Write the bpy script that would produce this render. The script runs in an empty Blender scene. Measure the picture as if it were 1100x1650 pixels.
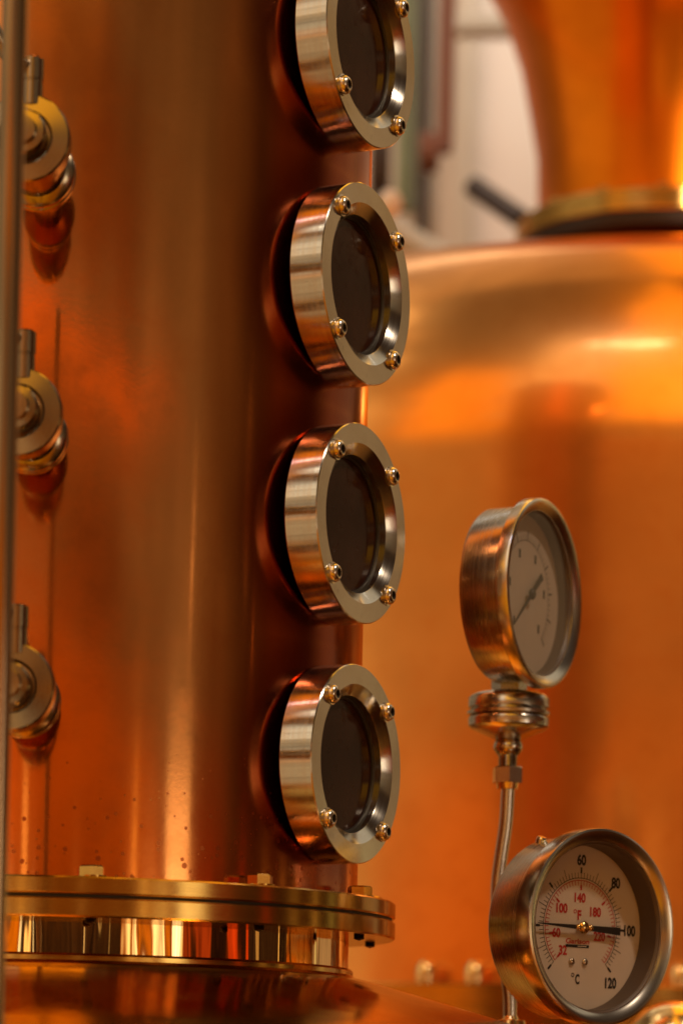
import bpy, bmesh, math, random
from mathutils import Vector, Matrix
random.seed(7)
S = 0.0003            # one drawing unit in metres (a sight glass is 330 units, about 10 cm)
R_ = math.radians
scn = bpy.context.scene
COL = scn.collection

# ------------------------------------------------------------------ camera
CAMP = Vector((559.747, -4899.756, -1104.954))
YAW, PITCH, ROLL, FPX, SHY = -0.01365, 0.02693, 0.02094, 4543.62, 776.795
xh = Vector((math.cos(YAW), -math.sin(YAW), 0)); yh = Vector((math.sin(YAW), math.cos(YAW), 0)); zh = Vector((0, 0, 1))
FW = yh * math.cos(PITCH) + zh * math.sin(PITCH)
U0 = -yh * math.sin(PITCH) + zh * math.cos(PITCH)
RT = xh * math.cos(ROLL) + U0 * math.sin(ROLL)
UP = -xh * math.sin(ROLL) + U0 * math.cos(ROLL)
cam = bpy.data.cameras.new('camera'); cam_o = bpy.data.objects.new('camera', cam); COL.objects.link(cam_o)
m = Matrix((RT, UP, -FW)).transposed().to_4x4(); m.translation = CAMP * S
cam_o.matrix_world = m
cam.sensor_fit = 'VERTICAL'; cam.sensor_height = 36; cam.sensor_width = 24
cam.lens = FPX / 1650 * 36
cam.shift_y = SHY / 1650
cam.clip_start = 0.01; cam.clip_end = 100
cam.dof.use_dof = True; cam.dof.focus_distance = 4670 * S; cam.dof.aperture_fstop = 7.2
scn.camera = cam_o

# ------------------------------------------------------------------ view
scn.view_settings.view_transform = 'Standard'; scn.view_settings.look = 'None'
scn.view_settings.exposure = 0.0; scn.view_settings.gamma = 1.0; scn.view_settings.use_curve_mapping = False
scn.render.engine = 'CYCLES'
scn.cycles.use_denoising = True
scn.cycles.max_bounces = 10; scn.cycles.glossy_bounces = 8
scn.cycles.caustics_reflective = True; scn.cycles.blur_glossy = 0.3
scn.cycles.sample_clamp_indirect = 6

# ------------------------------------------------------------------ world: the hall around, as soft light by direction
world = bpy.data.worlds.new('World'); scn.world = world; world.use_nodes = True
NT = world.node_tree; NT.nodes.clear()
def nn(t, **k):
    n = NT.nodes.new(t)
    for a, b in k.items(): setattr(n, a, b)
    return n
def mth(op, a, b=None, c=None):
    n = nn('ShaderNodeMath', operation=op)
    for i, v in enumerate((a, b, c)):
        if v is None: continue
        if isinstance(v, (int, float)): n.inputs[i].default_value = v
        else: NT.links.new(v, n.inputs[i])
    return n.outputs[0]
tc = nn('ShaderNodeTexCoord'); sep = nn('ShaderNodeSeparateXYZ'); NT.links.new(tc.outputs['Generated'], sep.inputs[0])
gx, gy, gz = sep.outputs
AZ0 = mth('MULTIPLY', mth('ARCTAN2', gx, mth('MULTIPLY', gy, -1)), 57.2958)
EL0 = mth('MULTIPLY', mth('ARCSINE', gz), 57.2958)
def dnoise(sa, se, detail=2, off=0.0):
    cb = nn('ShaderNodeCombineXYZ'); NT.links.new(mth('MULTIPLY', AZ0, sa), cb.inputs[0]); NT.links.new(mth('MULTIPLY', EL0, se), cb.inputs[1]); cb.inputs[2].default_value = off
    n = nn('ShaderNodeTexNoise'); n.inputs['Scale'].default_value = 1.0; n.inputs['Detail'].default_value = detail
    NT.links.new(cb.outputs[0], n.inputs['Vector']); return n
nsp = nn('ShaderNodeSeparateColor'); NT.links.new(dnoise(.045, .30).outputs['Color'], nsp.inputs[0])
AZ = mth('MULTIPLY_ADD', mth('SUBTRACT', nsp.outputs[0], .5), 16, AZ0)
EL = mth('MULTIPLY_ADD', mth('SUBTRACT', nsp.outputs[1], .5), 3.0, EL0)
ELB = mth('ADD', EL, mth('MULTIPLY', mth('ABSOLUTE', AZ0), .075))
ELS = mth('ADD', EL, mth('MULTIPLY', AZ0, .040))
nz2 = dnoise(.05, .38, 3, 7.0); nz3 = dnoise(.13, .75, 3, 3.0)
def step(x, e, s):
    n = nn('ShaderNodeMapRange', interpolation_type='SMOOTHSTEP')
    NT.links.new(x, n.inputs[0]); n.inputs[1].default_value = e - s; n.inputs[2].default_value = e + s
    return n.outputs[0]
def band(x, a, b, s): return mth('MULTIPLY', step(x, a, s), mth('SUBTRACT', 1.0, step(x, b, s)))
def mixc(fac, A, B, mode='MIX'):
    n = nn('ShaderNodeMix', data_type='RGBA', blend_type=mode)
    if isinstance(fac, (int, float)): n.inputs[0].default_value = fac
    else: NT.links.new(fac, n.inputs[0])
    for i, v in ((6, A), (7, B)):
        if isinstance(v, tuple): n.inputs[i].default_value = (*v, 1)
        else: NT.links.new(v, n.inputs[i])
    return n.outputs[2]
def ramp(x, lo, hi, stops):
    mr = nn('ShaderNodeMapRange'); NT.links.new(x, mr.inputs[0]); mr.inputs[1].default_value = lo; mr.inputs[2].default_value = hi
    r = nn('ShaderNodeValToRGB'); NT.links.new(mr.outputs[0], r.inputs[0]); r.color_ramp.interpolation = 'EASE'
    els = r.color_ramp.elements
    while len(els) < len(stops): els.new(0.5)
    for e, (p, c) in zip(els, stops): e.position = (p - lo) / (hi - lo); e.color = (*c, 1)
    return r.outputs[0]
# elevation layers of the hall: brass and copper vessels low, plaster above, dim roof
col = ramp(EL, -90, 90, [(-90, (.03, .012, .005)), (-35, (.10, .045, .015)), (-12, (.30, .12, .025)), (0, (.56, .16, .010)),
                         (9, (.58, .165, .010)), (30, (.24, .15, .085)), (50, (.15, .10, .06)), (90, (.10, .07, .045))])
col = mixc(mth('MULTIPLY', step(ELB, 9.4, .9), band(EL, -10, 34, 5)), col, (.45, .315, .18))
# brightness by azimuth (0 = towards the camera, + = right)
azf = ramp(AZ0, -180, 180, [(-180, (.5,)*3), (-100, (.6,)*3), (-60, (.95,)*3), (-22, (.9,)*3), (-10, (.52,)*3), (2, (.40,)*3), (30, (.44,)*3), (50, (.46,)*3),
                           (64, (.30, .235, .19)), (79, (.12, .07, .045)), (92, (.20, .065, .022)), (112, (.13, .045, .016)), (124, (.76, .64, .50)), (142, (.74, .64, .52)), (180, (.5,)*3)])
col = mixc(1.0, col, azf, 'MULTIPLY')
mlow = mth('SUBTRACT', 1.0, step(EL0, 24, 5))
mot = mth('ADD', 1.0, mth('MULTIPLY', mlow, mth('MULTIPLY_ADD', nz2.outputs[0], 1.7, -0.85)))
mot = mth('MULTIPLY', mot, mth('ADD', 1.0, mth('MULTIPLY', mlow, mth('MULTIPLY_ADD', nz3.outputs[0], 1.3, -.65))))
cm = nn('ShaderNodeCombineColor'); [NT.links.new(mot, cm.inputs[i]) for i in range(3)]
col = mixc(1.0, col, cm.outputs[0], 'MULTIPLY')
col = mixc(mth('MULTIPLY', mth('SUBTRACT', 1.0, step(ELB, 9.9, .8)), band(AZ, -100, 44, 4)), col, mixc(step(AZ, -12, 6), (.80, .20, .003), (.52, .13, .002)))
wedge = mth('MULTIPLY', mth('MULTIPLY', step(EL, 13.2, .3), mth('SUBTRACT', 1.0, step(ELS, 15.3, .3))), band(AZ, -30, 48, 4))
col = mixc(wedge, col, (1.05, .25, .003))
BOX = [  # az0, az1, el0, el1, softness az, softness el, colour, coordinate
    (-14, 3, 9.5, 12.8, 4, .8, (.42, .22, .11), EL), (-16, 5, 15.6, 17.4, 4, .4, (.42, .25, .15), EL), (-14, 0, 17.8, 22, 4, 1.2, (.28, .13, .05), EL),
    (6, 30, 17.2, 18.8, 6, .5, (.18, .05, .01), ELS),
    (8, 26, 10.2, 11.6, 6, .5, (.14, .045, .012), ELS),
    (-48, -31, 19, 46, 3, 4, (1.8, .72, .003), EL),
    (-30, -15, 20, 60, 4, 5.0, (1.5, 1.2, .9), EL),
    (8, 30, 11.0, 12.6, 7, .4, (.14, .05, .015), ELS),
    (-4, 22, 19.0, 20.4, 5, .4, (.16, .05, .012), ELS),
    (-14, 16, 24, 90, 3, 3.5, (2.1, .95, .04), EL),
    (-17, 6, 11.5, 14.0, 6, 1, (.26, .10, .02), EL),
    (-32, 20, -55, 0, 8, 3, (.78, .27, .006), EL),
    (100, 181, 60, 91, 4, 5, (2.2, 1.0, .06), EL), (135, 181, 22, 91, 4, 5, (2.2, 1.0, .06), EL), (-181, -100, 62, 91, 4, 5, (.55, .38, .23), EL), (-181, -145, 22, 91, 5, 5, (.42, .28, .16), EL),
    (24, 112, 22, 88, 6, 2, (.035, .018, .010), EL),  # dark patch added so the mirrored ring sides stay dark
    (48, 70, -8, 5.5, 5, 1.5, (.24, .04, .004), EL),
]
for a0, a1, e0, e1, sa, se, c, E_ in BOX:
    col = mixc(mth('MULTIPLY', band(AZ, a0, a1, sa), band(E_, e0, e1, se)), col, c)
# hall windows and lamps, plus added bright and dark bars, mirrored in the metal
LIT = [(-14, 31.5, -12, 3.4, .6, .15, (.035, .014, .005)), (56, 64, -12, 3.4, .4, .15, (.25, .03, .004)), (64.5, 76, -12, 3.4, .4, .15, (.02, .006, .002)), (80, 118, -12, 3.4, .4, .15, (.03, .012, .004)),
       (45.5, 54.5, -6.0, 5.6, .4, .7, (2.3, 1.9, 1.45)), (54.8, 56, -8, 3.2, .2, .2, (.9, .6, .25)), (33.2, 34.8, -6, 5.8, .4, 1.2, (1.5, .8, .2)), (37, 41.5, -8, 2.9, .4, .2, (1.3, 1.0, .6)), (32, 34.6, -8, 3.3, .3, .2, (1.2, .8, .4)),
       (-7.0, -5.0, -6, 6.0, .5, 1.0, (1.5, .9, .35)), (-13, -10, -8, 3.1, .4, .4, (1.5, 1.2, .8)), (-3, -2.2, -8, 3.2, .2, .2, (1.6, 1.3, .9)), (2, 2.6, -8, 3.2, .2, .2, (.5, .35, .15)), (13, 14, -8, 3.2, .2, .2, (.9, .6, .3)), (24, 24.5, -8, 3.2, .2, .2, (.4, .25, .1)),
       (77, 79, -8, 3.2, .3, .2, (.6, .05, .005)), (88, 92, -8, 3.2, .6, .2, (.45, .25, .08)), (99, 101, -8, 3.3, .4, .2, (1.0, .6, .2)), (108, 110, -8, 3.3, .3, .2, (.7, .6, .25)),
       (52.6, 53.4, 8.9, 11.8, .4, 1.0, (1.0, .7, .45)), (75.8, 77.0, 10.2, 12.6, .5, .8, (.6, .28, .11)), (80, 80.8, 7.0, 9, .4, .8, (.45, .15, .04)),
       (-125, -78, 61, 62.6, 3, .4, (4.2, 3.7, 3.0)), (-125, -84, 63.6, 64.6, 3, .3, (4.2, 3.7, 3.0)), (-90, -61, 45, 51, 2, .9, (2.6, 2.3, 1.8)), (-90, -61, 38, 39, 2, .4, (1.9, 1.6, 1.3)), (-130, -66, 52, 60.5, 4, 1, (.9, .66, .46)), (-170, -100, 64.6, 76, 4, 1, (.65, .48, .33)),
       (-90, -54, 20, 36, 3, 3, (1.15, .98, .72)), (-100, -50, 0, 13, 2, 3, (.80, .60, .37)), (-100, -42, -24, -1, 3, 3, (.58, .38, .19)),
       (-100, -60, -62, -59, 3, .5, (2.6, 1.7, .6)), (-120, -42, -56, -24, 4, 6, (.42, .25, .11)),
       (-17, -3, 56.3, 57.7, .3, .2, (15, 17, 28)), (-22, -19.5, 56.3, 57.7, .3, .2, (13, 14, 22)),
       (120, 122, -8, 4, .5, .6, (.7, .7, .3)), (127, 129, -8, 4, .5, .6, (.8, .7, .3)),
       (112, 150, 26, 50, 6, 6, (.6, .5, .36))]
for a0, a1, e0, e1, sa, se, c in LIT:
    col = mixc(mth('MULTIPLY', band(AZ0, a0, a1, sa), band(EL0, e0, e1, se)), col, c)
# fine vertical strips added low down to streak the reflections in the mirror collar
cba = nn('ShaderNodeCombineXYZ'); NT.links.new(AZ0, cba.inputs[0]); na = nn('ShaderNodeTexNoise'); na.inputs['Scale'].default_value = .55; na.inputs['Detail'].default_value = 3
NT.links.new(cba.outputs[0], na.inputs['Vector'])
sa_ = nn('ShaderNodeMapRange'); NT.links.new(na.outputs[0], sa_.inputs[0]); sa_.inputs[1].default_value = .4; sa_.inputs[2].default_value = .68; sa_.inputs[3].default_value = .55; sa_.inputs[4].default_value = 2.6
ca_ = nn('ShaderNodeCombineColor'); [NT.links.new(sa_.outputs[0], ca_.inputs[i]) for i in range(3)]
col = mixc(mth('MULTIPLY', band(EL0, -14, 3.35, .15), band(AZ0, -20, 140, 2)), col, mixc(1.0, col, ca_.outputs[0], 'MULTIPLY'))
# fine bands of elevation on the far left, added to streak the steel rims
cbs = nn('ShaderNodeCombineXYZ'); NT.links.new(EL0, cbs.inputs[1]); ns = nn('ShaderNodeTexNoise'); ns.inputs['Scale'].default_value = .42; ns.inputs['Detail'].default_value = 4
NT.links.new(cbs.outputs[0], ns.inputs['Vector'])
sl = nn('ShaderNodeMapRange'); NT.links.new(ns.outputs[0], sl.inputs[0]); sl.inputs[1].default_value = .36; sl.inputs[2].default_value = .62; sl.inputs[3].default_value = .45; sl.inputs[4].default_value = 1.5
cs = nn('ShaderNodeCombineColor'); [NT.links.new(sl.outputs[0], cs.inputs[i]) for i in range(3)]
col = mixc(band(AZ0, -150, -47.5, 2), col, mixc(1.0, col, cs.outputs[0], 'MULTIPLY'))
bg = nn('ShaderNodeBackground'); NT.links.new(col, bg.inputs[0]); bg.inputs[1].default_value = 1.0
wo = nn('ShaderNodeOutputWorld'); NT.links.new(bg.outputs[0], wo.inputs[0])
world.cycles.sampling_method = 'MANUAL'; world.cycles.sample_map_resolution = 1024

# ------------------------------------------------------------------ lamps
def area(name, loc, aim, sx, sy, power, colr):
    l = bpy.data.lights.new(name, 'AREA'); l.shape = 'RECTANGLE'; l.size = sx * S; l.size_y = sy * S; l.energy = power; l.color = colr
    o = bpy.data.objects.new(name, l); COL.objects.link(o); o.location = Vector(loc) * S
    o.rotation_euler = (Vector(aim) - Vector(loc)).to_track_quat('-Z', 'Y').to_euler(); return o
area('wall_fill', (1200, 6500, 6800), (1600, 11500, 1500), 9000, 4500, 22, (1, .98, .93))  # unseen light added to brighten the back wall
area('dial_fill', (3300, -1700, 3700), (1000, 100, -900), 500, 400, 10.5, (1, .80, .62))  # unseen light added to brighten the gauge dials

# ------------------------------------------------------------------ helpers
def pix(x, y, Z):
    return CAMP + (FW + RT * ((x - 550) / FPX) + UP * ((825 + SHY - y) / FPX)) * Z
def new_obj(name, me, mats, parent=None, mat=None):
    if not isinstance(mats, (list, tuple)): mats = [mats]
    for mm in mats: me.materials.append(mm)
    o = bpy.data.objects.new(name, me); COL.objects.link(o)
    if parent: o.parent = parent
    if mat is not None: o.matrix_local = mat
    return o
def finish(bm, name, sharp=32):
    bmesh.ops.recalc_face_normals(bm, faces=bm.faces)
    for f in bm.faces: f.smooth = True
    for e in bm.edges:
        if len(e.link_faces) == 2: e.smooth = e.calc_face_angle(0) < R_(sharp)
    me = bpy.data.meshes.new(name); bm.to_mesh(me); bm.free(); return me
def add_lathe(bm, prof, n=96, mi=0, wob=None, M=None):
    """prof: (radius, z) in drawing units, turned about local z"""
    rings = []
    for r, z in prof:
        if r <= 1e-6:
            rings.append([bm.verts.new((0, 0, z * S))]); continue
        ring = []
        for k in range(n):
            a = 2 * math.pi * k / n; rr = r + (wob(a, z) if wob else 0)
            ring.append(bm.verts.new((rr * math.cos(a) * S, rr * math.sin(a) * S, z * S)))
        rings.append(ring)
    for A, B in zip(rings, rings[1:]):
        for k in range(n):
            k2 = (k + 1) % n
            if len(A) == 1 and len(B) == 1: break
            if len(A) == 1: vs = (A[0], B[k], B[k2])
            elif len(B) == 1: vs = (A[k], B[0], A[k2])
            else: vs = (A[k], A[k2], B[k2], B[k])
            f = bm.faces.new(vs); f.material_index = mi
    if M is not None:
        bmesh.ops.transform(bm, matrix=M, verts=[v for r in rings for v in r])
    return rings
def lathe(name, prof, mats, parent=None, mat=None, n=96, wob=None, sharp=32):
    bm = bmesh.new(); add_lathe(bm, prof, n, 0, wob); return new_obj(name, finish(bm, name, sharp), mats, parent, mat)
def add_box(bm, c, d, M=None, mi=0, bev=0):
    r = bmesh.ops.create_cube(bm, size=1.0); vs = r['verts']
    for v in vs: v.co = Vector(((v.co.x * d[0] + c[0]) * S, (v.co.y * d[1] + c[1]) * S, (v.co.z * d[2] + c[2]) * S))
    if M is not None: bmesh.ops.transform(bm, matrix=M, verts=vs)
    fs = set(f for v in vs for f in v.link_faces)
    for f in fs: f.material_index = mi
    if bev:
        es = set(e for v in vs for e in v.link_edges)
        bmesh.ops.bevel(bm, geom=list(es), offset=bev * S, segments=2, affect='EDGES', profile=.5)
def box(name, c, d, mats, parent=None, mat=None, bev=0):
    bm = bmesh.new(); add_box(bm, c, d, bev=bev); return new_obj(name, finish(bm, name), mats, parent, mat)
def hexprof(bm, r, z0, z1, cham=2.0, socket=None, M=None):
    """hexagon prism with chamfered top"""
    rings = []
    for rr, z in ((r, z0), (r, z1 - cham), (r - cham * 1.3, z1)):
        rings.append([bm.verts.new((rr * math.cos(R_(60 * k + 12)) * S, rr * math.sin(R_(60 * k + 12)) * S, z * S)) for k in range(6)])
    for A, B in zip(rings, rings[1:]):
        for k in range(6): bm.faces.new((A[k], A[(k + 1) % 6], B[(k + 1) % 6], B[k]))
    bm.faces.new(rings[-1]); bm.faces.new(rings[0][::-1])
    if M is not None: bmesh.ops.transform(bm, matrix=M, verts=[v for q in rings for v in q])
def tube(name, pts, r, mats, parent=None, n=24, mat=None):
    bm = bmesh.new(); rings = []
    P = [Vector(p) for p in pts]
    for i, p in enumerate(P):
        t = (P[min(i + 1, len(P) - 1)] - P[max(i - 1, 0)]).normalized()
        u = t.cross(Vector((0, 1, 0.01))).normalized(); v = t.cross(u)
        rr = r[i] if isinstance(r, (list, tuple)) else r
        rings.append([bm.verts.new((p + (u * math.cos(2 * math.pi * k / n) + v * math.sin(2 * math.pi * k / n)) * rr) * S) for k in range(n)])
    for A, B in zip(rings, rings[1:]):
        for k in range(n): bm.faces.new((A[k], A[(k + 1) % n], B[(k + 1) % n], B[k]))
    bm.faces.new(rings[0][::-1]); bm.faces.new(rings[-1])
    return new_obj(name, finish(bm, name), mats, parent, mat)
def spline(pts, n=10):
    P = [Vector(p) for p in pts]; out = []
    for i in range(len(P) - 1):
        a, b, c, d = P[max(i - 1, 0)], P[i], P[i + 1], P[min(i + 2, len(P) - 1)]
        for k in range(n):
            t = k / n
            out.append(.5 * ((2 * b) + (c - a) * t + (2 * a - 5 * b + 4 * c - d) * t * t + (3 * b - a - 3 * c + d) * t ** 3))
    out.append(P[-1]); return out
def thing(name, label, cat, loc, group=None):
    o = bpy.data.objects.new(name, None); COL.objects.link(o); o.location = Vector(loc) * S
    o.empty_display_size = .02; o['label'] = label; o['category'] = cat
    if group: o['group'] = group
    return o
def frame(az, loc=(0, 0, 0)):
    """local z = outward normal at azimuth az, local y = up, local x = right as seen facing it"""
    n = Vector((math.sin(az), -math.cos(az), 0)); e1 = Vector((math.cos(az), math.sin(az), 0))
    M = Matrix((e1, Vector((0, 0, 1)), n)).transposed().to_4x4(); M.translation = Vector(loc) * S; return M
def T(x, y, z): return Matrix.Translation(Vector((x, y, z)) * S)

# ------------------------------------------------------------------ materials
def mat(name, base, metal=1.0, rough=.3, aniso=0, arot=0, tangent=True, spec=.5):
    mt = bpy.data.materials.new(name); mt.use_nodes = True; nt = mt.node_tree
    b = nt.nodes['Principled BSDF']; b.inputs['Base Color'].default_value = (*base, 1)
    b.inputs['Metallic'].default_value = metal; b.inputs['Roughness'].default_value = rough
    b.inputs['Specular IOR Level'].default_value = spec
    if aniso:
        b.inputs['Anisotropic'].default_value = aniso; b.inputs['Anisotropic Rotation'].default_value = arot
        t = nt.nodes.new('ShaderNodeTangent'); t.direction_type = 'RADIAL'; t.axis = 'Z'; nt.links.new(t.outputs[0], b.inputs['Tangent'])
    return mt, nt, b
def mnode(nt, t, **k):
    n = nt.nodes.new(t)
    for a, b in k.items(): setattr(n, a, b)
    return n
def noise(nt, scale, detail=4, vec=None, sc=(1, 1, 1), rough=.5):
    c = mnode(nt, 'ShaderNodeTexCoord'); mp = mnode(nt, 'ShaderNodeMapping'); mp.inputs['Scale'].default_value = sc
    nt.links.new(vec if vec else c.outputs['Object'], mp.inputs[0])
    n = mnode(nt, 'ShaderNodeTexNoise'); n.inputs['Scale'].default_value = scale; n.inputs['Detail'].default_value = detail
    n.inputs['Roughness'].default_value = rough
    nt.links.new(mp.outputs[0], n.inputs['Vector']); return n.outputs[0]
def remap(nt, x, a, b, c, d, smooth=False):
    n = mnode(nt, 'ShaderNodeMapRange'); nt.links.new(x, n.inputs[0])
    if smooth: n.interpolation_type = 'SMOOTHSTEP'
    for i, v in enumerate((a, b, c, d)): n.inputs[i + 1].default_value = v
    return n.outputs[0]
def mx(nt, fac, A, B, mode='MIX'):
    n = mnode(nt, 'ShaderNodeMix', data_type='RGBA', blend_type=mode)
    if isinstance(fac, (int, float)): n.inputs[0].default_value = fac
    else: nt.links.new(fac, n.inputs[0])
    for i, v in ((6, A), (7, B)):
        if isinstance(v, tuple): n.inputs[i].default_value = (*v, 1)
        else: nt.links.new(v, n.inputs[i])
    return n.outputs[2]
def ma(nt, op, a, b=None):
    n = mnode(nt, 'ShaderNodeMath', operation=op)
    for i, v in enumerate((a, b)):
        if v is None: continue
        if isinstance(v, (int, float)): n.inputs[i].default_value = v
        else: nt.links.new(v, n.inputs[i])
    return n.outputs[0]
def bump(nt, b, h, dist, strength=1.0):
    n = mnode(nt, 'ShaderNodeBump'); n.inputs['Distance'].default_value = dist; n.inputs['Strength'].default_value = strength
    nt.links.new(h, n.inputs['Height']); nt.links.new(n.outputs[0], b.inputs['Normal'])

def copper(name, base, rough, spots=None, wave=0.0, wdist=0.0006, aniso=.6, satin=.24, haze=.0, port_shade=None):
    mt, nt, b = mat(name, base, 1, rough, aniso * .6, 0.25)
    # cloudy handling marks
    n1 = noise(nt, 9, 5); n2 = noise(nt, 55, 4, rough=.65)
    c = mx(nt, remap(nt, n1, .38, .66, 0, .75), base, tuple(v * .74 for v in base))
    c = mx(nt, remap(nt, n2, .5, .72, 0, .4), c, tuple(v * f for v, f in zip(base, (.8, .65, .5))))
    rgh = ma(nt, 'MULTIPLY', remap(nt, n1, .35, .65, rough * .75, rough * 1.35), remap(nt, n2, .4, .7, .85, 1.3))
    if spots is not None:
        tcn = mnode(nt, 'ShaderNodeTexCoord')
        vo = mnode(nt, 'ShaderNodeTexVoronoi'); vo.inputs['Scale'].default_value = 1 / (13 * S)
        nt.links.new(tcn.outputs['Object'], vo.inputs['Vector'])
        sc = mnode(nt, 'ShaderNodeSeparateColor'); nt.links.new(vo.outputs['Color'], sc.inputs[0])
        rad = remap(nt, sc.outputs[0], .25, 1.0, 0.05, .40)
        sxyz = mnode(nt, 'ShaderNodeSeparateXYZ'); nt.links.new(tcn.outputs['Object'], sxyz.inputs[0])
        near = remap(nt, sxyz.outputs[2], (spots - 60) * S, (spots + 260) * S, 1, 0, True)
        rad = ma(nt, 'MULTIPLY', rad, near)
        d = ma(nt, 'SUBTRACT', vo.outputs['Distance'], rad)
        f = remap(nt, d, -.05, .03, 1, 0, True)
        f = ma(nt, 'MULTIPLY', f, remap(nt, rad, .01, .05, 0, .8))
        c = mx(nt, f, c, (.42, .09, .02))
        rgh = ma(nt, 'ADD', rgh, ma(nt, 'MULTIPLY', f, .25))
    if port_shade is not None:   # shade around the four sight glasses, painted into the copper
        cx, cy, zz0, dz_ = port_shade
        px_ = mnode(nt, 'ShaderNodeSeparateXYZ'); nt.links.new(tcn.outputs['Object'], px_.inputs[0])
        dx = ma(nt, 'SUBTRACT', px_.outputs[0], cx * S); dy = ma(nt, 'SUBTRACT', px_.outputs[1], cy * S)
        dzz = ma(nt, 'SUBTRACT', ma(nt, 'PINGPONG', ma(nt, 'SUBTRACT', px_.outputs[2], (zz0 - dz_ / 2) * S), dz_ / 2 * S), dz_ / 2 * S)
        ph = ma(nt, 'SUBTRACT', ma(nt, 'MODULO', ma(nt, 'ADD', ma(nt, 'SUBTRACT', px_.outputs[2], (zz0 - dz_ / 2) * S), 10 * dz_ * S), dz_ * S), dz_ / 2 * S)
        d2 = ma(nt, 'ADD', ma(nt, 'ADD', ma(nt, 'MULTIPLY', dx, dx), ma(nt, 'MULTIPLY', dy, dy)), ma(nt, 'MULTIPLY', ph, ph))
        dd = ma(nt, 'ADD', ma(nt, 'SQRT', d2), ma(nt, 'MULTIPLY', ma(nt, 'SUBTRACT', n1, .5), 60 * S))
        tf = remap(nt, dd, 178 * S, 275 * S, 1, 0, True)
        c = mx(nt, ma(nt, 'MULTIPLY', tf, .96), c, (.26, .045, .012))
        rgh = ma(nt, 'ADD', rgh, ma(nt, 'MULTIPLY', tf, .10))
    nt.links.new(c, b.inputs['Base Color']); nt.links.new(rgh, b.inputs['Roughness'])
    if wave:
        h = noise(nt, wave, 2, sc=(1, 1, .5)); fine = noise(nt, 420, 3)
        h = ma(nt, 'ADD', h, ma(nt, 'MULTIPLY', fine, .012))
        bump(nt, b, h, wdist)
    if haze:       # worn lacquer: part of the surface scatters wider
        b2 = nt.nodes.new('ShaderNodeBsdfPrincipled'); b2.inputs['Metallic'].default_value = 1; b2.inputs['Roughness'].default_value = satin
        nt.links.new(c, b2.inputs['Base Color'])
        if b.inputs['Normal'].is_linked: nt.links.new(b.inputs['Normal'].links[0].from_socket, b2.inputs['Normal'])
        if aniso:
            b2.inputs['Anisotropic'].default_value = .15; b2.inputs['Anisotropic Rotation'].default_value = .25
            nt.links.new(b.inputs['Tangent'].links[0].from_socket, b2.inputs['Tangent'])
        ms = nt.nodes.new('ShaderNodeMixShader'); ms.inputs[0].default_value = haze
        nt.links.new(b.outputs[0], ms.inputs[1]); nt.links.new(b2.outputs[0], ms.inputs[2])
        nt.links.new(ms.outputs[0], nt.nodes['Material Output'].inputs[0])
    return mt
def steel(name, base, rough, aniso=.75, arot=0.0, lines=True, stain=.35):
    mt, nt, b = mat(name, base, 1, rough, aniso, arot)
    n1 = noise(nt, 40, 5, rough=.6)
    c = mx(nt, remap(nt, n1, .42, .72, 0, stain), base, tuple(v * f for v, f in zip(base, (.72, .62, .5))))
    n2 = noise(nt, 260, 3, rough=.7)
    c = mx(nt, remap(nt, n2, .66, .76, 0, .5), c, tuple(v * .45 for v in base))
    nt.links.new(c, b.inputs['Base Color'])
    nt.links.new(remap(nt, n1, .3, .7, rough * .8, rough * 1.3), b.inputs['Roughness'])
    if lines:
        tcn = mnode(nt, 'ShaderNodeTexCoord'); sx = mnode(nt, 'ShaderNodeSeparateXYZ'); nt.links.new(tcn.outputs['Object'], sx.inputs[0])
        # lathe grooves: fine noise over radius and height only
        r = ma(nt, 'SQRT', ma(nt, 'ADD', ma(nt, 'MULTIPLY', sx.outputs[0], sx.outputs[0]), ma(nt, 'MULTIPLY', sx.outputs[1], sx.outputs[1])))
        cb = mnode(nt, 'ShaderNodeCombineXYZ'); nt.links.new(r, cb.inputs[0]); nt.links.new(sx.outputs[2], cb.inputs[2])
        g = noise(nt, 3200, 2, vec=cb.outputs[0]); nt.links.new(ma(nt, 'MULTIPLY', remap(nt, g, .3, .7, .7, 1.35), rough), b.inputs['Roughness'])
    return mt
COP = (.80, .30, .08)
M_col = copper('column_copper', COP, .085, port_shade=(math.sin(1.11517) * 515, -math.cos(1.11517) * 515, 876.7 - 1.5 * 399.41, 399.41), aniso=.4, satin=.16, haze=.27, spots=110, wave=7, wdist=.0006)
M_neckc = copper('weld_neck_shaded_copper', (.16, .04, .012), .16, wave=12, wdist=.0004, aniso=0, satin=.25, haze=.3)  # copper darkened: shade behind the rings put into the colour
M_pot = copper('pot_copper', (.72, .33, .055), .13, wave=30, wdist=.0004)
M_still = copper('still_copper', (.86, .37, .09), .09, wave=5, wdist=.0022, aniso=0, satin=.28, haze=.74)
M_neck = copper('onion_copper', (.82, .21, .008), .10, wave=5, wdist=.0007, aniso=0, satin=.3, haze=.8)
M_cdark = copper('neck_shaded_copper', (.30, .06, .015), .4)  # dark copper carries the painted shadow below the still's neck flange
M_steel = steel('turned_steel', (.60, .56, .48), .17, aniso=.8, arot=.25)
M_steel2 = steel('gauge_steel', (.50, .49, .45), .24, aniso=.7, arot=.25, stain=.12)
M_screw, _, _ = mat('screw_steel', (.62, .54, .44), 1, .22)
M_bezel, _, _ = mat('bezel_steel', (.56, .51, .43), 1, .22)
M_brass = steel('flange_brass', (.55, .33, .085), .17, aniso=.5, arot=.25, stain=.5)
M_mirror, nt_, b_ = mat('collar_brass', (.78, .52, .24), 1, .045)
h_ = noise(nt_, 60, 2, sc=(1, 1, .12)); bump(nt_, b_, h_, .0007)
M_valve, nt_, b_ = mat('valve_steel', (.36, .285, .19), 1, .19)
M_rail, nt_, b_ = mat('rail_steel', (.40, .28, .16), 1, .10)
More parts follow.
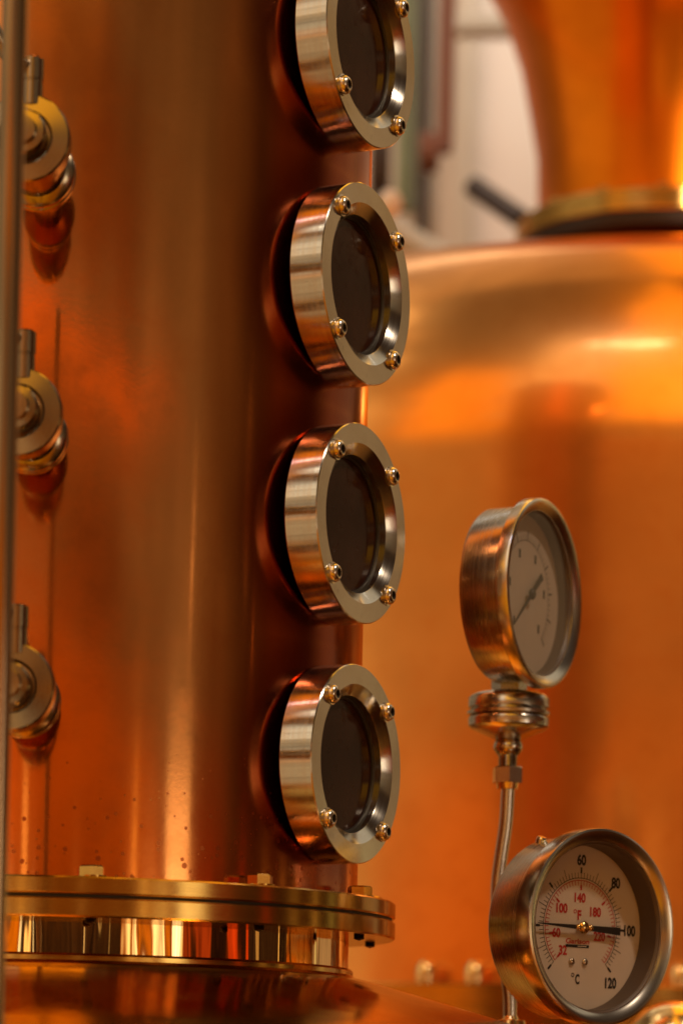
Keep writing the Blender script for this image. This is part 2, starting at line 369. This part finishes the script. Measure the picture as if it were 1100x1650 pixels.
M_thread, _, _ = mat('dark_thread', (.06, .045, .035), 1, .4)
M_flshade, _, _ = mat('flange_shade_dark', (.035, .018, .010), .6, .45)  # near black for the painted shade ring under the neck flange
M_gasket, _, _ = mat('black_gasket', (.012, .010, .009), 0, .6)
M_hole, _, _ = mat('socket_dark', (.015, .01, .008), 0, .7)
M_glass, nt_, b_ = mat('sight_glass_pane', (.022, .009, .005), 0, .12, spec=.08)
n_ = noise(nt_, 30, 4); n2_ = noise(nt_, 140, 3)
nt_.links.new(mx(nt_, remap(nt_, n_, .4, .75, 0, .8), (.016, .0045, .002), (.036, .012, .006)), b_.inputs['Base Color'])
nt_.links.new(remap(nt_, n2_, .45, .7, .10, .32), b_.inputs['Roughness'])
M_dial, nt_, b_ = mat('dial_enamel', (.60, .53, .46), 0, .55)
n_ = noise(nt_, 25, 4); nt_.links.new(mx(nt_, remap(nt_, n_, .4, .7, 0, .5), (.62, .55, .48), (.53, .46, .39)), b_.inputs['Base Color'])
M_dialsh, _, _ = mat('dial_shaded', (.40, .33, .27), 0, .55)  # darker dial colour: dimness of the turned-away upper gauge painted in
M_black, _, _ = mat('black_ink', (.012, .010, .010), 0, .5)
M_red, _, _ = mat('red_ink', (.42, .02, .02), 0, .5)
M_cav, _, _ = mat('cavity_grey', (.085, .06, .045), 0, .45)
M_gold, _, _ = mat('brass_hub', (.85, .58, .25), 1, .2)
def clear_glass():
    mt = bpy.data.materials.new('gauge_glass'); mt.use_nodes = True; nt = mt.node_tree; nt.nodes.clear()
    o = mnode(nt, 'ShaderNodeOutputMaterial'); t = mnode(nt, 'ShaderNodeBsdfTransparent'); g = mnode(nt, 'ShaderNodeBsdfGlossy')
    g.inputs['Roughness'].default_value = .03; t.inputs[0].default_value = (.93, .91, .88, 1)
    lw = mnode(nt, 'ShaderNodeLayerWeight'); s = mnode(nt, 'ShaderNodeMixShader')
    f = ma(nt, 'ADD', ma(nt, 'MULTIPLY', ma(nt, 'POWER', lw.outputs['Facing'], 4.0), .45), .02)
    nt.links.new(f, s.inputs[0]); nt.links.new(t.outputs[0], s.inputs[1]); nt.links.new(g.outputs[0], s.inputs[2]); nt.links.new(s.outputs[0], o.inputs[0])
    return mt
M_clear = clear_glass()
def paint(name, c, rough=.6, var=.2):
    mt, nt, b = mat(name, c, 0, rough); n = noise(nt, 3, 4)
    nt.links.new(mx(nt, remap(nt, n, .35, .7, 0, 1), c, tuple(v * (1 - var) for v in c)), b.inputs['Base Color']); return mt
M_wall = paint('plaster_wall', (.50, .41, .31)); M_white = paint('white_panel', (.78, .72, .64), var=.06)
M_green = paint('green_paint', (.20, .24, .14)); M_brown = paint('brown_pipe', (.20, .07, .035)); M_dkrail = paint('dark_paint', (.04, .022, .014))
M_pale = paint('pale_steel', (.52, .46, .36)); M_floor = paint('floor_concrete', (.16, .10, .06), .5)

# ================================================================== SETTING
WY = 11500
wall = box('wall', (1600, WY + 60, 1500), (14000, 100, 12000), M_wall); wall['kind'] = 'structure'

def back(name, label, cat): return thing(name, label, cat, (0, 0, 0))
def wp(x, y, Z): return pix(x, y, Z)
def vstrip(name, x0, x1, y0, y1, Z, dy, mt, label, cat, rnd=False):
    """an upright member of the hall between two image columns, built at its own depth with its own thickness"""
    a, b = wp(x0, y0, Z), wp(x1, y1, Z)
    zt, zb = max(a.z, b.z), min(a.z, b.z)
    cx, w = (a.x + b.x) / 2, abs(b.x - a.x)
    c = Vector((cx, a.y, zb))
    if rnd:
        o = lathe(name, [(0, 0), (w / 2, 0), (w / 2, zt - zb), (0, zt - zb)], mt, n=32)
    else:
        o = box(name, (0, 0, (zt - zb) / 2), (w, dy, zt - zb), mt, bev=4)
    o.location = c * S
    o['label'] = label; o['category'] = cat; return o
vstrip('door', 757, 900, -120, 520, 14500, 120, M_white, 'white panelled door leaf at the back wall left of the still neck', 'door')
vstrip('post', 668, 703, -150, 520, 12800, 200, M_pale, 'pale upright steel post on the back wall beside the brown pipe', 'post')
vstrip('pipe', 711, 728, -150, 250, 12300, 200, M_brown, 'brown vertical pipe coming down the back wall', 'pipe', True)
vstrip('pipe', 646, 668, -150, 345, 12600, 200, M_green, 'green vertical pipe behind the sight glass column', 'pipe', True)
vstrip('beam', 735, 850, 30, 58, 13600, 120, M_pale, 'pale horizontal beam crossing in front of the white door', 'beam')
vstrip('cabinet', 596, 628, 245, 318, 12000, 500, M_dkrail, 'small dark box fixed low on the wall behind the column', 'cabinet')
vstrip('door_frame', 744, 756, -150, 520, 14350, 60, M_pale, 'thin pale frame strip along the left edge of the white door', 'door frame')
vstrip('duct', 604, 622, -150, 300, 12900, 200, M_pale, 'pale upright duct nearest to the top sight glass', 'duct')
vstrip('conduit', 682, 688, -150, 400, 12500, 30, M_dkrail, 'thin dark conduit on the pale post', 'conduit', True)
vstrip('valve_box', 676, 706, 225, 268, 12200, 200, M_brown, 'small brown box at the foot of the brown pipe', 'box')
o = lathe('ball_fitting', [(0, -46), (25, -40), (40, -20), (46, 0), (40, 20), (25, 40), (0, 46)], M_white, n=32, sharp=80); o.location = wp(628, 328, 9800) * S
o['label'] = 'round pale knob peeking out behind the second sight glass'; o['category'] = 'fitting'
o = tube('handrail', [wp(762, 300, 12200), wp(842, 355, 12000)], 46, M_dkrail); o['label'] = 'dark sloping handrail in front of the white door'; o['category'] = 'handrail'
o = tube('stair_stringer', [wp(560, 330, 12000), wp(720, 425, 11800)], 60, M_pale); o['label'] = 'pale sloping stair stringer behind the still shoulder'; o['category'] = 'stair'

# ================================================================== POT STILL (background)
AX = pix(1050, 1000, 9500)
still = thing('pot_still', 'large blurred copper pot still with brass neck flange behind the gauges', 'still', (AX.x, AX.y, -1400))
def sz(y, Z): return pix(1050, y, Z).z + 1400      # height above the still's base
RS = 2200
z_sh = sz(640, 7310)          # where the wall turns into the shoulder
z_ct = sz(372, 7700)
prof = [(RS, -500), (RS, z_sh - 120)]
B = [Vector((RS, z_sh - 120)), Vector((RS, z_sh + 180)), Vector((1990, z_ct - 60)), Vector((1800, z_ct))]
for k in range(1, 25):
    t = k / 24; q = B[0] * (1 - t) ** 3 + B[1] * 3 * t * (1 - t) ** 2 + B[2] * 3 * t * t * (1 - t) + B[3] * t ** 3; prof.append((q.x, q.y))
zf = sz(326, 9020)            # underside of the neck flange
zcr = z_ct + 1350 * math.tan(R_(14.5))
for k in range(1, 13):
    t = k / 12; prof.append((1800 + (430 - 1800) * t, z_ct + (zcr - z_ct) * t))
lathe('body', prof, M_still, still, n=192)
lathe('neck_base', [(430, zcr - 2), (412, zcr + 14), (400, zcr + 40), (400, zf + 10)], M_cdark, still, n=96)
FT = 66
lathe('flange_shade_ring', [(380, zf - 52), (474, zf - 52), (478, zf - 48), (478, zf - 10), (474, zf - 7), (380, zf - 7)], M_flshade, still, n=96)  # dark ring added to stand for the shadow under the neck flange
lathe('neck_flange', [(380, zf - 5), (480, zf - 5), (485, zf), (485, zf + 29), (478, zf + 31), (478, zf + 36), (485, zf + 38), (485, zf + FT - 5), (480, zf + FT), (380, zf + FT)], M_brass, still, n=96)
npts = []
for yy, hw in ((310, 196), (250, 199), (180, 212), (100, 228), (20, 256), (-60, 300), (-140, 360), (-220, 440)):
    npts.append((hw * 9500 / FPX * 1.0, sz(yy, 9500)))
npts[0] = (npts[0][0], zf + 50)
lathe('neck', npts, M_neck, still, n=96)
for k in range(14):
    a = 2 * math.pi * (k + .35) / 14
    if math.sin(a) > .35: continue
    bm = bmesh.new(); hexprof(bm, 20, 0, 18); me = finish(bm, 'bolt')
    new_obj('bolt', me, M_brass, still, T(448 * math.cos(a), 448 * math.sin(a), zf + FT))
zb = sz(1592, 7200)
lathe('base_flange', [(2190, zb - 120), (2330, zb - 120), (2335, zb - 115), (2335, zb - 62), (2325, zb - 60), (2325, zb - 54), (2335, zb - 52), (2335, zb), (2330, zb + 4), (2190, zb + 4)], M_brass, still, n=192)
bm = bmesh.new(); add_lathe(bm, [(0, 0), (24, 0), (26, 22), (24, 44), (14, 58), (0, 64)], 20); bme = finish(bm, 'bolt', 60); bme.materials.append(M_gold)
for k in range(-6, 5):
    a = R_(-90 + k * 3.33 - .9 + 1.0)
    o = bpy.data.objects.new('base_bolt', bme); COL.objects.link(o); o.parent = still
    o.location = Vector((2275 * math.cos(a), 2275 * math.sin(a), zb + 4)) * S

# ================================================================== COLUMN
RC, DZ, AZP, RP, TH = 515.5, 399.41, 1.11517, 513.8, 59.2
ZF = -814.7                    # top of the bolted flange
FR = 583.5
column = thing('still_column', 'tall polished copper still column with four round steel sight glasses and a bolted brass flange', 'still column', (0, 0, ZF - 62))
oz = -(ZF - 62)                # add to world z to get local z
wobf = lambda a, z: 1.2 * math.sin(3 * a + z * .002) + .8 * math.sin(7 * a + 1.0)
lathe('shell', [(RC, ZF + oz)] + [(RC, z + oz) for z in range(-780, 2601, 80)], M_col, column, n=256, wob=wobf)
def flange_prof(z0, z1, r): return [(400, z0), (r - 3, z0), (r, z0 + 3), (r, z1 - 3), (r - 3, z1), (400, z1)]
lathe('flange', flange_prof(ZF - 28 + oz, ZF + oz, FR), M_brass, column, n=256)
lathe('gasket', [(400, ZF - 28 + oz), (FR - 6, ZF - 28 + oz), (FR - 6, ZF - 32.5 + oz), (400, ZF - 32.5 + oz)], M_gasket, column, n=128)
bm = bmesh.new(); add_lathe(bm, [(0, 0), (24, 0), (24, 3), (0, 3)], 32); hexprof(bm, 21, 3, 19, 2.5); me_b = finish(bm, 'bolt'); me_b.materials.append(M_brass)
bm = bmesh.new()
pr = []
for k in range(4): pr += [(9.5, -62 - 2.4 * k), (8, -63.2 - 2.4 * k)]
add_lathe(bm, [(0, -60)] + pr + [(0, -73)], 20); me_t = finish(bm, 'bolt_thread'); me_t.materials.append(M_thread)
for k in range(12):
    a = R_(-90 + 11.5 + 30 * k)
    o = bpy.data.objects.new('bolt', me_b); COL.objects.link(o); o.parent = column
    o.matrix_local = T(551 * math.cos(a), 551 * math.sin(a), ZF + oz) @ Matrix.Rotation(random.uniform(0, 1), 4, 'Z')
    c = bpy.data.objects.new('bolt_thread', me_t); COL.objects.link(c); c.parent = o

# --- sight glass prototype; local z outwards
def ring_profile():
    return [(136, -2), (160, -2), (163.5, 0), (165, 2), (165, TH - 1.8), (163.4, TH), (132, TH), (131, TH - .6), (114.5, TH - 11.5), (113.5, TH - 12.5), (113.5, TH - 33), (105, TH - 33), (105, 8), (136, 8), (136, -2)]
ring_me = None
def build_port(i):
    loc = Vector((math.sin(AZP) * RP, -math.cos(AZP) * RP, (2.5 - i) * DZ + oz))
    M = frame(AZP, loc)
    ring = lathe('sight_glass', ring_profile(), M_steel, column, M, n=192, sharp=22)
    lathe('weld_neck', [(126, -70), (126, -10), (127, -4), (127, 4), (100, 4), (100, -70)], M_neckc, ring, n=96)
    lathe('gasket', [(113.4, TH - 32.9), (113.4, TH - 27), (109, TH - 26), (109, TH - 32.9)], M_gasket, ring, n=96)
    bm = bmesh.new(); add_lathe(bm, [(0, TH - 36), (109, TH - 36), (109, TH - 29), (0, TH - 29)], 96)
    new_obj('glass_pane', finish(bm, 'glass_pane'), M_glass, ring)
    for k in range(4):
        a = .7626 + k * math.pi / 2
        bm = bmesh.new()
        add_lathe(bm, [(0, 0), (17.5, 0), (17.5, 1.8), (15.5, 2.2), (15.6, 4.5), (14, 8.5), (10.6, 11.6), (8.0, 12.4), (7.2, 12.2)], 32)
        # hexagon socket
        top = [bm.verts.new((7.2 * math.cos(R_(60 * q)) * S, 7.2 * math.sin(R_(60 * q)) * S, 12.2 * S)) for q in range(6)]
        bot = [bm.verts.new((6.6 * math.cos(R_(60 * q)) * S, 6.6 * math.sin(R_(60 * q)) * S, 5 * S)) for q in range(6)]
        for q in range(6):
            f = bm.faces.new((top[q], bot[q], bot[(q + 1) % 6], top[(q + 1) % 6])); f.material_index = 1
        f = bm.faces.new(bot); f.material_index = 1
        me = finish(bm, 'screw', 40)
        new_obj('screw', me, [M_screw, M_hole], ring, T(143.3 * math.cos(a), 143.3 * math.sin(a), TH) @ Matrix.Rotation(i * 1.3 + k * .8, 4, 'Z'))
    return ring
for i in (1, 2, 3, 4): build_port(i)

# --- sample valves on the left of the column
def build_valve(px, py, Z=4335):
    p = pix(px, py, Z)
    yb = -math.sqrt(RC * RC - p.x * p.x)
    M = frame(0.0, (p.x, yb, p.z + oz))
    d = (yb - p.y)                                   # distance of the clamp in front of the wall
    v = lathe('sample_valve', [(30, -14), (30, d - 12), (44, d - 8), (54, d - 4), (57, d), (57, d + 9), (53, d + 12), (53, d + 15), (57, d + 18), (57, d + 27), (52, d + 32), (44, d + 36),
                               (43, d + 42), (43, d + 148), (0, d + 148)], M_valve, column, M, n=96, sharp=22)
    f = lathe('valve_face', [(43, d + 140), (60, d + 142), (66, d + 148), (66, d + 176), (63.5, d + 179), (41, d + 181), (38, d + 179), (37, d + 175), (0, d + 175)], M_valve, v, n=96, sharp=22)
    lathe('valve_knob', [(28, d + 184), (33, d + 188), (34, d + 206), (31, d + 210), (22, d + 211), (20, d + 222), (0, d + 223)], M_valve, v, n=64, sharp=22)
    st = Matrix.Rotation(R_(-90), 4, 'X')
    lathe('stem', [(0, 50), (15.5, 50), (15.5, 84), (14.3, 85), (14.3, 87), (16.5, 88), (16.5, 119), (13, 122), (0, 122)], M_valve, v, T(8, 0, d + 168) @ st, n=40)
    tube('lever', spline([(0, 108, d + 178), (-26, 116, d + 196), (-48, 150, d + 214), (-58, 190, d + 222)], 6), [9, 9.5, 10, 10.5, 11, 11.5, 12, 12, 12, 12, 12, 12, 12, 12, 12, 12, 11, 10, 8], M_valve, v)
build_valve(64, 283); build_valve(52, 706); build_valve(40, 1131)

# ================================================================== POT below the column
pot = thing('copper_pot', 'copper pot whose cone shaped top carries the column on a mirror brass collar', 'pot', (0, 0, -1500))
pz = 1500
zt = ZF - 32.5
zc = pix(300, 1551, 4420).z    # foot of the collar
RCOL = 503
lathe('flange', [(400, zt - 31 + pz), (FR - 3, zt - 31 + pz), (FR, zt - 28 + pz), (FR, zt - 3 + pz), (FR - 3, zt + pz), (400, zt + pz)], M_brass, pot, n=256)
lathe('collar', [(RCOL, zt - 31 + pz), (RCOL, zt - 34 + pz), (RCOL, (zt + zc) / 2 + pz), (RCOL, zc + 10 + pz)], M_mirror, pot, n=256, wob=lambda a, z: .5 * math.sin(23 * a) + .4 * math.sin(41 * a + 2))
lathe('seam_ring', [(RCOL - 4, zc + 11 + pz), (RCOL + 5, zc + 11 + pz), (RCOL + 9, zc + 7 + pz), (RCOL + 9, zc + pz), (RCOL + 14, zc - 5 + pz), (RCOL - 4, zc - 6 + pz)], M_brass, pot, n=256)
dome = [(RCOL - 2, zc - 1 + pz)]
for k in range(1, 41):
    t = k / 40; r = RCOL - 2 + t * 1150; dome.append((r, zc + pz - (r - RCOL) * math.tan(R_(15.0)) - 120 * t ** 3))
dome += [(1720, dome[-1][1] - 120), (1740, dome[-1][1] - 400)]
lathe('lid', dome, M_pot, pot, n=256)
nz_p = pix(745, 1668, 4350)
M = T(nz_p.x, nz_p.y, nz_p.z + pz)
lathe('nozzle', [(0, 8), (34, 10), (46, 8), (52, 2), (54, -8), (50, -14), (44, -20), (44, -140)], M_brass, pot, M, n=64, sharp=50)

# ================================================================== RAIL at the far left
ra, rb = pix(26, -60, 3600), pix(-16, 1720, 3600)
rail = tube('standpipe', [rb + (ra - rb) * (k / 12 * 1.0) for k in range(13)], 16.6, M_rail, n=48)
rail['label'] = 'narrow polished steel pipe at the far left edge in front of the valves'; rail['category'] = 'pipe'

# ================================================================== GAUGES
def txt(bm, s, cx, cy, h, w=None, z=0.0, mi=1, bold=.03):
    cu = bpy.data.curves.new('t', 'FONT'); cu.body = s; cu.size = 1; cu.offset = bold; cu.align_x = 'LEFT'; cu.resolution_u = 6
    o = bpy.data.objects.new('t', cu); COL.objects.link(o); bpy.context.view_layer.update()
    me = bpy.data.meshes.new_from_object(o.evaluated_get(bpy.context.evaluated_depsgraph_get()))
    xs = [v.co.x for v in me.vertices]; ys = [v.co.y for v in me.vertices]
    x0, x1, y0, y1 = min(xs), max(xs), min(ys), max(ys)
    sy = h / (y1 - y0); sx = w / (x1 - x0) if w else sy
    me.transform(Matrix.Translation((cx * S, cy * S, z * S)) @ Matrix.Diagonal((sx * S, sy * S, 1, 1)) @ Matrix.Translation((-(x0 + x1) / 2, -(y0 + y1) / 2, 0)))
    for p in me.polygons: p.material_index = mi
    n0 = len(bm.faces); bm.from_mesh(me); bm.faces.ensure_lookup_table()
    for f in bm.faces[n0:]: f.material_index = mi
    bpy.data.objects.remove(o); bpy.data.curves.remove(cu); bpy.data.meshes.remove(me)
def tick(bm, ang, r0, r1, w, z, mi):
    """ang clockwise from the top in degrees"""
    a = R_(90 - ang); u = Vector((math.cos(a), math.sin(a), 0)); v = Vector((-u.y, u.x, 0)) * w / 2
    vs = [bm.verts.new((q + Vector((0, 0, z))) * S) for q in (u * r0 - v, u * r1 - v, u * r1 + v, u * r0 + v)]
    f = bm.faces.new(vs); f.material_index = mi
def arc(bm, r, w, a0, a1, z, mi, n=120):
    P = []
    for k in range(n + 1):
        a = R_(90 - (a0 + (a1 - a0) * k / n)); P.append([bm.verts.new((rr * math.cos(a) * S, rr * math.sin(a) * S, z * S)) for rr in (r - w / 2, r + w / 2)])
    for A, B in zip(P, P[1:]):
        f = bm.faces.new((A[0], A[1], B[1], B[0])); f.material_index = mi
def disc(bm, r, z, mi, n=128):
    vs = [bm.verts.new((r * math.cos(2 * math.pi * k / n) * S, r * math.sin(2 * math.pi * k / n) * S, z * S)) for k in range(n)]
    f = bm.faces.new(vs); f.material_index = mi
def up_faces(bm):
    for f in bm.faces:
        f.normal_update()
        if f.normal.z < 0: f.normal_flip()

def gauge_body(root, M, D=126.0, bez=38.0, RB=170.0, RI=147.0, rec=58.0):
    """local z: 0 = dial plane, rec = front glass"""
    f = rec
    RBb = RB * .925
    case = lathe('case', [(0, f - D), (RBb - 14, f - D), (RBb - 4, f - D + 3), (RBb, f - D + 10), (RBb, f - bez - 1), (RBb - 4, f - bez), (RBb - 4, f - bez + 2)], M_steel2, root, M, n=160, sharp=40)
    lathe('bezel', [(RBb - 6, f - bez), (RB - 3, f - bez + 1), (RB, f - bez + 4), (RB, f - 6), (RB - 1.5, f - 1.5), (RB - 5, f), (RB - 12, f - 1.5), (RI + 3, f - 8), (RI + .5, f - 9.5), (RI, f - 9.5), (RI, f - 12)], M_bezel, root, M, n=160, sharp=28)
    lathe('retaining_ring', [(RI - .2, f - 12), (RI - .2, f - 14), (RI - 4, f - 18), (RI - 4.5, -1)], M_cav, root, M, n=160)
    bm = bmesh.new(); add_lathe(bm, [(0, f - 15.5), (RI - 2.5, f - 15.5), (RI - 2.5, f - 13.5), (0, f - 13.5)], 96)
    new_obj('cover_glass', finish(bm, 'cover_glass'), M_clear, root, M)
    for k, (aa) in enumerate((118, 242)):           # bayonet catch notches on the bezel
        a = R_(aa); 
    return case

# --- lower gauge (temperature)
g1c = pix(934, 1495, 4870)
g1 = thing('dial_gauge', 'round steel temperature gauge with white dial and black needle, lower of the two gauges', 'gauge', (g1c.x, g1c.y, g1c.z - 172))
M1 = frame(R_(38.9), (0, 0, 172))
gauge_body(g1, M1)
bm = bmesh.new()
disc(bm, 143, 0, 0)
for c in range(0, 121):
    ang = -135 + c * 270 / 120.0
    if c % 2: continue
    if c % 20 == 0:
        tick(bm, ang, 86, 96, 1.2, .35, 1); tick(bm, ang, 94, 104.5, 4.0, .5, 1)
    elif c % 10 == 0: tick(bm, ang, 86, 105, 1.2, .35, 1)
    else: tick(bm, ang, 86, 96, 1.2, .35, 1)
arc(bm, 86, 1.3, -135, 135, .3, 1); arc(bm, 82, 1.5, -135, 135, .3, 2)
f_ = 32
while f_ <= 248:
    ang = -135 + ((f_ - 32) / 1.8) * 270 / 120.0
    big = (f_ in (60, 100, 140, 180, 220)) or f_ == 32
    tick(bm, ang, 82, 73.5, 1.4, .35, 2)
    if big: tick(bm, ang, 74, 65, 4.0, .5, 2)
    f_ = f_ + 4 if f_ > 32 else 36
def pol(ang, r): a = R_(90 - ang); return r * math.cos(a), r * math.sin(a)
for s, ang, r, w in (('20', -90, 116, 21), ('40', -45, 127, 21), ('60', 0, 117.5, 21), ('80', 45, 116, 21), ('100', 90, 117.5, 27)):
    x, y = pol(ang, r); txt(bm, s, x, y, 19.5, w, .6, 1, .04)
txt(bm, '0', -80, -90, 19.5, 10, .6, 1, .04); txt(bm, '120', 74, -93, 19.5, 27, .6, 1, .04)
for s, x, y, w in (('32', -40, -40, 19), ('60', -56, -10.5, 19), ('100', -44, 32, 26), ('140', -2, 52, 26), ('180', 35, 29, 26), ('220', 45, -13, 27)):
    txt(bm, s, x, y, 17, w, .6, 2, .04)
txt(bm, 'F', -3, 22, 17, 9, .6, 2, .04); txt(bm, 'C', -5, -89, 18, 10, .6, 1, .04)
arc(bm, 3.2, 1.3, 0, 360, .6, 0, 24)
def ringlet(x, y, mi):
    P = []
    for k in range(25):
        a = 2 * math.pi * k / 24; P.append([bm.verts.new(((x + rr * math.cos(a)) * S, (y + rr * math.sin(a)) * S, .6 * S)) for rr in (2.2, 3.6)])
    for A, B in zip(P, P[1:]):
        f = bm.faces.new((A[0], A[1], B[1], B[0])); f.material_index = mi
ringlet(-13, 28, 2); ringlet(-16, -82, 1)
txt(bm, 'Garlson', -6, -23.5, 9.0, 55, .6, 2, .02)
vs = [bm.verts.new((x * S, y * S, .6 * S)) for x, y in ((-34, -34.5), (21, -34.5), (21, -29.5), (-34, -29.5))]; fb = bm.faces.new(vs); fb.material_index = 1
vs = [bm.verts.new((x * S, y * S, .9 * S)) for x, y in ((-6, -32.6), (15, -32.6), (15, -31.4), (-6, -31.4))]; fb = bm.faces.new(vs); fb.material_index = 0
up_faces(bm)
me = bpy.data.meshes.new('dial'); bm.to_mesh(me); bm.free()
new_obj('dial', me, [M_dial, M_black, M_red], g1, M1)
def needle(root, M, ang, tip=106, tail=86):
    """flat pointer: thin tip towards ang (clockwise from top), broad tail opposite"""
    bm = bmesh.new(); a = R_(90 - ang); u = Vector((math.cos(a), math.sin(a), 0)); v = Vector((-u.y, u.x, 0))
    pts = [(tip, .8), (12, 4.0), (-14, 4.6), (-tail, 7.2), (-tail, -6.8), (-14, -4.6), (12, -4.0), (tip, -.8)]
    lo = [bm.verts.new((u * p + v * q + Vector((0, 0, 9))) * S) for p, q in pts]; hi = [bm.verts.new((u * p + v * q + Vector((0, 0, 10.4))) * S) for p, q in pts]
    bm.faces.new(hi); bm.faces.new(lo[::-1])
    for k in range(8): bm.faces.new((lo[k], lo[(k + 1) % 8], hi[(k + 1) % 8], hi[k]))
    return new_obj('needle', finish(bm, 'needle'), M_black, root, M)
nd = needle(g1, M1, -88.2)
bm = bmesh.new(); add_lathe(bm, [(11, 8.5), (11.5, 11), (9, 14), (5, 16), (0, 17)], 32)
add_lathe(bm, [(6, 9), (6, 12), (4, 15), (0, 16)], 16, M=T(-14, 0, 0)); add_lathe(bm, [(6, 9), (6, 12), (4, 15), (0, 16)], 16, M=T(14, 0, 0))
new_obj('hub', finish(bm, 'hub', 50), M_gold, nd)
for x in (-15.5, 15.5):
    lathe('dial_screw', [(6.5, .4), (6.5, 2), (4.5, 4.2), (0, 5)], M_screw, g1, M1 @ T(x - 4, -59, 0), n=20, sharp=60)
# stem of the lower gauge, at the back
lathe('socket', [(0, -150), (24, -150), (24, -110), (30, -108), (30, -60), (0, -60)], M_steel2, g1, M1, n=6)
lathe('top_plug', [(0, -6), (9, -6), (9, 3), (7, 6), (0, 6)], M_bezel, g1, M1 @ T(-58, 150, -40) @ Matrix.Rotation(R_(-68), 4, 'X'), n=24)

# --- upper gauge (pressure) on its clamp and tube
g2c = pix(848, 958, 5130)
fit = pix(819, 1150, 5190)
fz = fit.z
g2 = thing('dial_gauge', 'round steel pressure gauge on a clamp and thin bent tube, upper of the two gauges', 'gauge', (fit.x, fit.y, fz - 700))
def L2(p): return Vector(p) - Vector((fit.x, fit.y, fz - 700))
M2 = frame(R_(63.4), L2(g2c))
gauge_body(g2, M2, D=104, bez=26, RB=172, RI=149, rec=38)
bm = bmesh.new(); disc(bm, 145, 0, 0)
for k in range(0, 51):
    ang = -135 + k * 270 / 50
    tick(bm, ang, 98, 108 if k % 5 else 116, 1.0 if k % 5 else 3.2, .4, 1)
arc(bm, 98, 1.2, -135, 135, .3, 1)
for ang in (-135, -81, -27, 27, 81, 135): # blurred numerals, as stout marks
    x, y = pol(ang, 78); vs = [bm.verts.new(((x + dx) * S, (y + dy) * S, .6 * S)) for dx, dy in ((-4, -8), (4, -8), (4, 8), (-4, 8))]
    f = bm.faces.new(vs); f.material_index = 1
up_faces(bm); me = bpy.data.meshes.new('dial'); bm.to_mesh(me); bm.free()
new_obj('dial', me, [M_dialsh, M_black, M_red], g2, M2)
nd = needle(g2, M2, -131, 100, 62)
lathe('hub', [(10, 8.5), (10, 13), (6, 16), (0, 16)], M_black, nd, n=24)
base = Vector((0, 0, 700))
Mb = Matrix.Translation(base * S)
lathe('socket', [(0, 130), (33, 130), (33, 30), (0, 30)], M_steel2, g2, Mb, n=6)
lathe('clamp', [(0, 40), (58, 38), (70, 33), (75, 27), (75, 10), (72, 7), (70, 4), (77, 2), (77, -3), (70, -5), (74, -8), (75, -12), (74, -24), (68, -30), (60, -33), (26, -48), (0, -50)], M_bezel, g2, Mb, n=96, sharp=40)
lathe('union', [(0, -44), (17, -44), (24, -50), (27, -58), (27, -66), (22, -74), (18, -78)] + [q for k in range(7) for q in ((18.5, -79 - k * 3), (16.5, -80.5 - k * 3))] + [(18, -100), (0, -100)], M_bezel, g2, Mb, n=32, sharp=50)
bm = bmesh.new(); hexprof(bm, 29, -128, -98, 2.5); 
new_obj('nut', finish(bm, 'nut'), M_bezel, g2, Mb @ Matrix.Rotation(.4, 4, 'Z'))
lathe('ferrule', [(0, -140), (19, -139), (21, -128), (0, -128)], M_gold, g2, Mb, n=32)
tp = [pix(819, 1250, 5190), pix(817, 1285, 5190), pix(814, 1330, 5190), pix(806, 1385, 5190), pix(801, 1430, 5190), pix(802, 1490, 5190), pix(812, 1550, 5190), pix(820, 1600, 5190), pix(821, 1650, 5190), pix(821, 1760, 5190)]
tube('tube', [L2(p) for p in spline(tp, 6)], 12.5, M_bezel, g2, n=20)

# --- brass cap at the lower right corner
bp = pix(1085, 1700, 5600)
cap = lathe('brass_cap', [(0, 108), (30, 104), (62, 88), (88, 58), (100, 20), (102, 0), (96, -8), (96, -30), (110, -34), (110, -60), (60, -64), (60, -300), (0, -300)], M_gold, n=64, sharp=40)
cap.location = bp * S; cap['label'] = 'rounded brass cap at the bottom right corner beside the lower gauge'; cap['category'] = 'cap'
bp = pix(822, 1655, 5080)
fe = lathe('hose_fitting', [(0, 20), (12, 20), (15, 14), (26, 12), (28, 4), (28, -16), (20, -20), (20, -200), (0, -200)], M_gold, n=32, sharp=40)
fe.location = bp * S; fe['label'] = 'small brass fitting around the foot of the thin tube'; fe['category'] = 'fitting'
